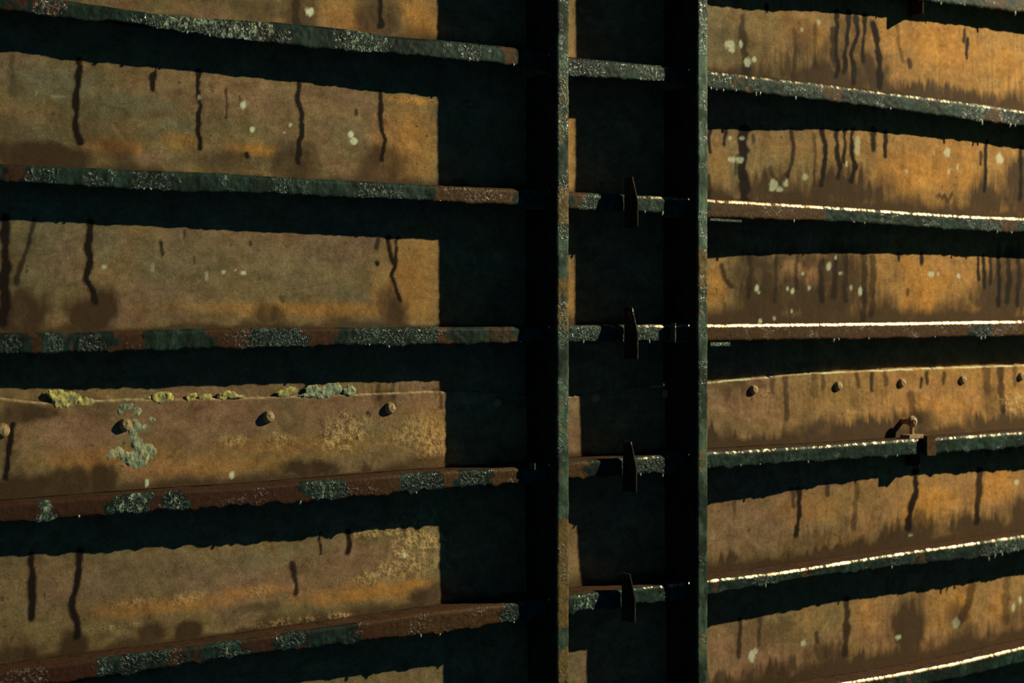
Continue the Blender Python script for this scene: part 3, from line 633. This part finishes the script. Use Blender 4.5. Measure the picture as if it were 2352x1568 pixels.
# ------------------------------------------------------------------ small plates on the bars
def box(name, x0, x1, y0, y1, z0, z1, mat, parent=None, rust=.6, taper=0., chip=0.):
    """block with worn corners; taper slopes its front edge back towards the top"""
    v = []; n = 6
    r = min(.0018, (x1-x0)*.2)
    rows = []
    for i in range(n+1):
        z = z0+(z1-z0)*i/n
        yf = y0+(y1-y0)*taper*max(0, (i/n-.5)*2)
        j = .0016*(vn(z*60, x0*31, 7)-.5)
        rows.append([(x0+r, yf+j, z), (x1-r, yf+j, z), (x1, yf+r+j, z), (x1, y1, z), (x0, y1, z), (x0, yf+r+j, z)])
    for rw in rows: v += rw
    f = []
    for i in range(n):
        for j in range(6): f.append((i*6+j, i*6+(j+1) % 6, (i+1)*6+(j+1) % 6, (i+1)*6+j))
    f.append((5, 4, 3, 2, 1, 0)); f.append(tuple(n*6+j for j in range(6)))
    wa = np.zeros((len(v), 3)); wa[:, 0] = rust; wa[:, 1] = chip
    return mesh_list(name, v, f, mat, parent, attrs={'wear_gleam_a': wa})
def tag(o, label, cat, group=None):
    o['label'] = label; o['category'] = cat
    if group: o['group'] = group
    return o
# upright brackets on the bars between the two frames
BR = [(2,1467,404,520,'second'),(3,1467,706,824,'third'),(4,1464,1015,1130,'fourth'),(5,1461,1320,1430,'fifth')]
for k, bx, ya, yb_, w_ in BR:
    proj = .100
    x1 = float(at(bx, 784, -DB-proj)[0]); zt_ = float(at(bx, ya, -DB-proj)[1]); zb_ = float(at(bx, yb_, -DB-proj)[1])
    o = box('bracket_plate', x1-.010, x1, -DB-proj, -DB-.006, zb_, zt_, M_WEB, None, {2: .3, 3: .15}.get(k, .05), .42)
    tag(o, {2: 'thin upright bracket with a pale edge on the second full bar, between the uprights',
            3: 'thin upright bracket with glints at its foot on the third full bar, between the uprights',
            4: 'dark upright bracket on the bar below the rivet row, between the uprights',
            5: 'lowest dark upright bracket between the two uprights'}[k], 'bracket', 'brackets between the two upright frames')
# little clips beside the frames
def clip(bx, ya, yb_, dy, w, label, k):
    x = float(at(bx, 784, -DB-dy)[0]); za = float(at(bx, ya, -DB-dy)[1]); zb_ = float(at(bx, yb_, -DB-dy)[1])
    o = box('clip_plate', x-w, x, -DB-dy, -DB-.001, zb_, za, M_FRAME, None, .0, 0., .35)
    tag(o, label, 'clip', 'small clips beside the upright frames')
clip(1553, 741, 786, .036, .008, 'small clip on the third full bar just left of the right upright', 3)
clip(1231, 1063, 1078, .036, .010, 'tiny clip on the bar below the rivet row just left of the left upright', 4)
# thin seat ledges under two bars beside the right frame
for k, x0p, x1p, yy, lab in ((2, 1629, 1702, 505, 'thin pale ledge under the second full bar beside the right upright'),
                        (3, 1629, 1676, 791, 'thin pale ledge under the third full bar beside the right upright')):
    x0 = float(at(x0p, yy, -DB)[0]); x1 = float(at(x1p, yy, -DB)[0]); xm = (x0+x1)/2
    zz = float(at((x0p+x1p)/2, yy, -DB)[1])
    zfoot = float(np.interp(xm, XS, BOTZ[k]))
    o = box('seat_ledge', x0, x1, -DB-.006, -DB+.030, zz-.007, zfoot-.0065, M_FRAME, None, .0, 0., .3)
    tag(o, lab, 'ledge', 'ledges under the bars beside the right upright')

# lugs on the right-hand side
def lug(k, bx, drop, rise, label, with_pin):
    x = float(at(bx, 784, -DB)[0]); zt_ = float(np.interp(x, XS, TOPZ[k])); zb_ = float(np.interp(x, XS, BOTZ[k]))
    root = thing('lug', label, 'lug', (x, -DB, zt_))
    def rel(o): o.location = (-x, DB, -zt_); return o
    rel(box('hanger_plate', x-.009, x, -DB+.013, float(plate_y(x, zb_-drop))+.002, zb_-drop, zt_-.013, M_WEB, root, .8))
    if with_pin:
        x2 = float(at(2150, 784, -DB-.03)[0])
        b = rel(box('rust_block', x+.004, x2, -DB-.030, -DB-.004, float(at(2135, 1046, -DB-.03)[1]), float(at(2135, 1001, -DB-.03)[1]), M_FLANGE, root, 1.))
        b['label'] = 'rusty brown block on the bar face'
        # foot tab and round headed pin standing on the bar
        xa = float(at(2084, 784, -.12)[0]); xb = float(at(2117, 784, -.12)[0])
        rel(box('foot_tab', xa, xb, -.135, -.070, zt_+.001, zt_+.019, M_PIN, root))
        pv = []; pf = []; nseg = 18
        cx_ = (xa+xb)/2+.008; zc_ = float(at(2100, 968, -.10)[1])
        rings = [(-.010, .016), (-.040, .016), (-.042, .030), (-.056, .031), (-.066, .024), (-.070, .010)]
        for yy, r in rings:
            for i in range(nseg):
                t = 2*math.pi*i/nseg; rr_ = r*(1+.12*(vn(math.cos(t)*2+4, math.sin(t)*2+4, 9)-.5))
                pv.append((cx_+rr_*math.cos(t), yy-.045, zc_+rr_*math.sin(t)))
        for j in range(len(rings)-1):
            for i in range(nseg): pf.append((j*nseg+i, (j+1)*nseg+i, (j+1)*nseg+(i+1) % nseg, j*nseg+(i+1) % nseg))
        pf.append(tuple((len(rings)-1)*nseg+i for i in range(nseg)))
        # shank back to the plating
        yy0 = float(plate_y(cx_, zc_))-OFF
        s0 = len(pv)
        for yy in (yy0, -.055):
            for i in range(nseg):
                t = 2*math.pi*i/nseg; pv.append((cx_+.016*math.cos(t), yy, zc_+.016*math.sin(t)))
        for i in range(nseg): pf.append((s0+i, s0+nseg+i, s0+nseg+(i+1) % nseg, s0+(i+1) % nseg))
        rel(mesh_list('round_pin', pv, pf, M_PIN, root, True))
        rel(box('pin_stem', cx_-.008, cx_+.008, -.105, -.085, zt_+.018, zc_-.014, M_PIN, root))
lug(4, 2118, .066, .05, 'rusty lug with a round-headed pin standing on the bar below the right rivets', True)
lug(0, 2126, .070, .03, 'small hanger under the bar at the top right edge', False)

# ------------------------------------------------------------------ scale and drops hanging from the lower edges, catching the lamp
FL = {1: [(1632,.8),(1645,.6),(1660,.8),(1690,.7),(1735,1.3),(1746,1.1),(1826,1.2),(2045,.8),(2254,1.6),(2320,1.5),(2330,1.2),(1180,.7),(480,.6),(430,.7),(560,.5)],
      2: [(1822,1.1),(1985,.8),(1960,.5),(2290,1.2),(2322,.9),(1522,1.3),(1480,.8),(330,.5),(345,.5),(1010,.4)],
      3: [(1925,.9),(1915,1.2),(1994,.8),(2147,.7),(2252,1.3),(2262,1.1),(1490,1.2),(1340,1.1),(847,.6),(893,.6),(1195,.4)],
      4: [(1700,.7),(1745,.6),(1855,1.0),(2060,.8),(1470,.9),(1522,.9),(955,.6),(690,1.),(180,.6)],
      5: [(1757,1.3),(2048,1.1),(2270,1.4),(2285,1.5),(2300,1.3),(1010,.8),(965,1.),(1180,.6)],
      0: [(2160,.9),(2215,.9),(2330,1.8),(2110,.8)]}
mg, ntg, bg_ = newmat('wet_pale_scale'); bg_.inputs['Base Color'].default_value = (.36, .42, .30, 1); bg_.inputs['Roughness'].default_value = .22
g = N(ntg); bp = g.n('ShaderNodeBump'); bp.inputs['Strength'].default_value = .6; bp.inputs['Distance'].default_value = .004
g.l(g.noise(140, 3, .6), bp.inputs['Height']); g.l(bp.outputs[0], bg_.inputs['Normal'])
bars = sorted([o for o in C.objects if o.name.startswith('horizontal_bar')], key=lambda o: o.name)
for k, L in FL.items():
    for q, (bx, sc_) in enumerate(L):
        x = float(at(bx, 784, -DB)[0]); zb_ = float(np.interp(x, XS, REAL[k][0])); v = []; f = []; n = 8
        h = .016*sc_; w = .0052*(.7+.3*sc_)
        R = [(0.004, .5), (-.15, .9), (-.45, 1.), (-.75, .85), (-.95, .4), (-1., .1)]
        for u, r in R:
            for i in range(n):
                t = 2*math.pi*i/n; rr_ = w*r*(1+.5*(vn(i*1.7+q, u*3+k, 5)-.5))
                v.append((x+rr_*math.cos(t)+h*u*.25*(1 if q % 2 else -.6), -DB-.002+rr_*math.sin(t)*.7, zb_+.007+h*u))
        for j in range(len(R)-1):
            for i in range(n): f.append((j*n+i, (j+1)*n+i, (j+1)*n+(i+1) % n, j*n+(i+1) % n))
        f.append(tuple(range(n-1, -1, -1))); f.append(tuple((len(R)-1)*n+i for i in range(n)))
        mesh_list('hanging_scale', v, f, mg, bars[k], True)
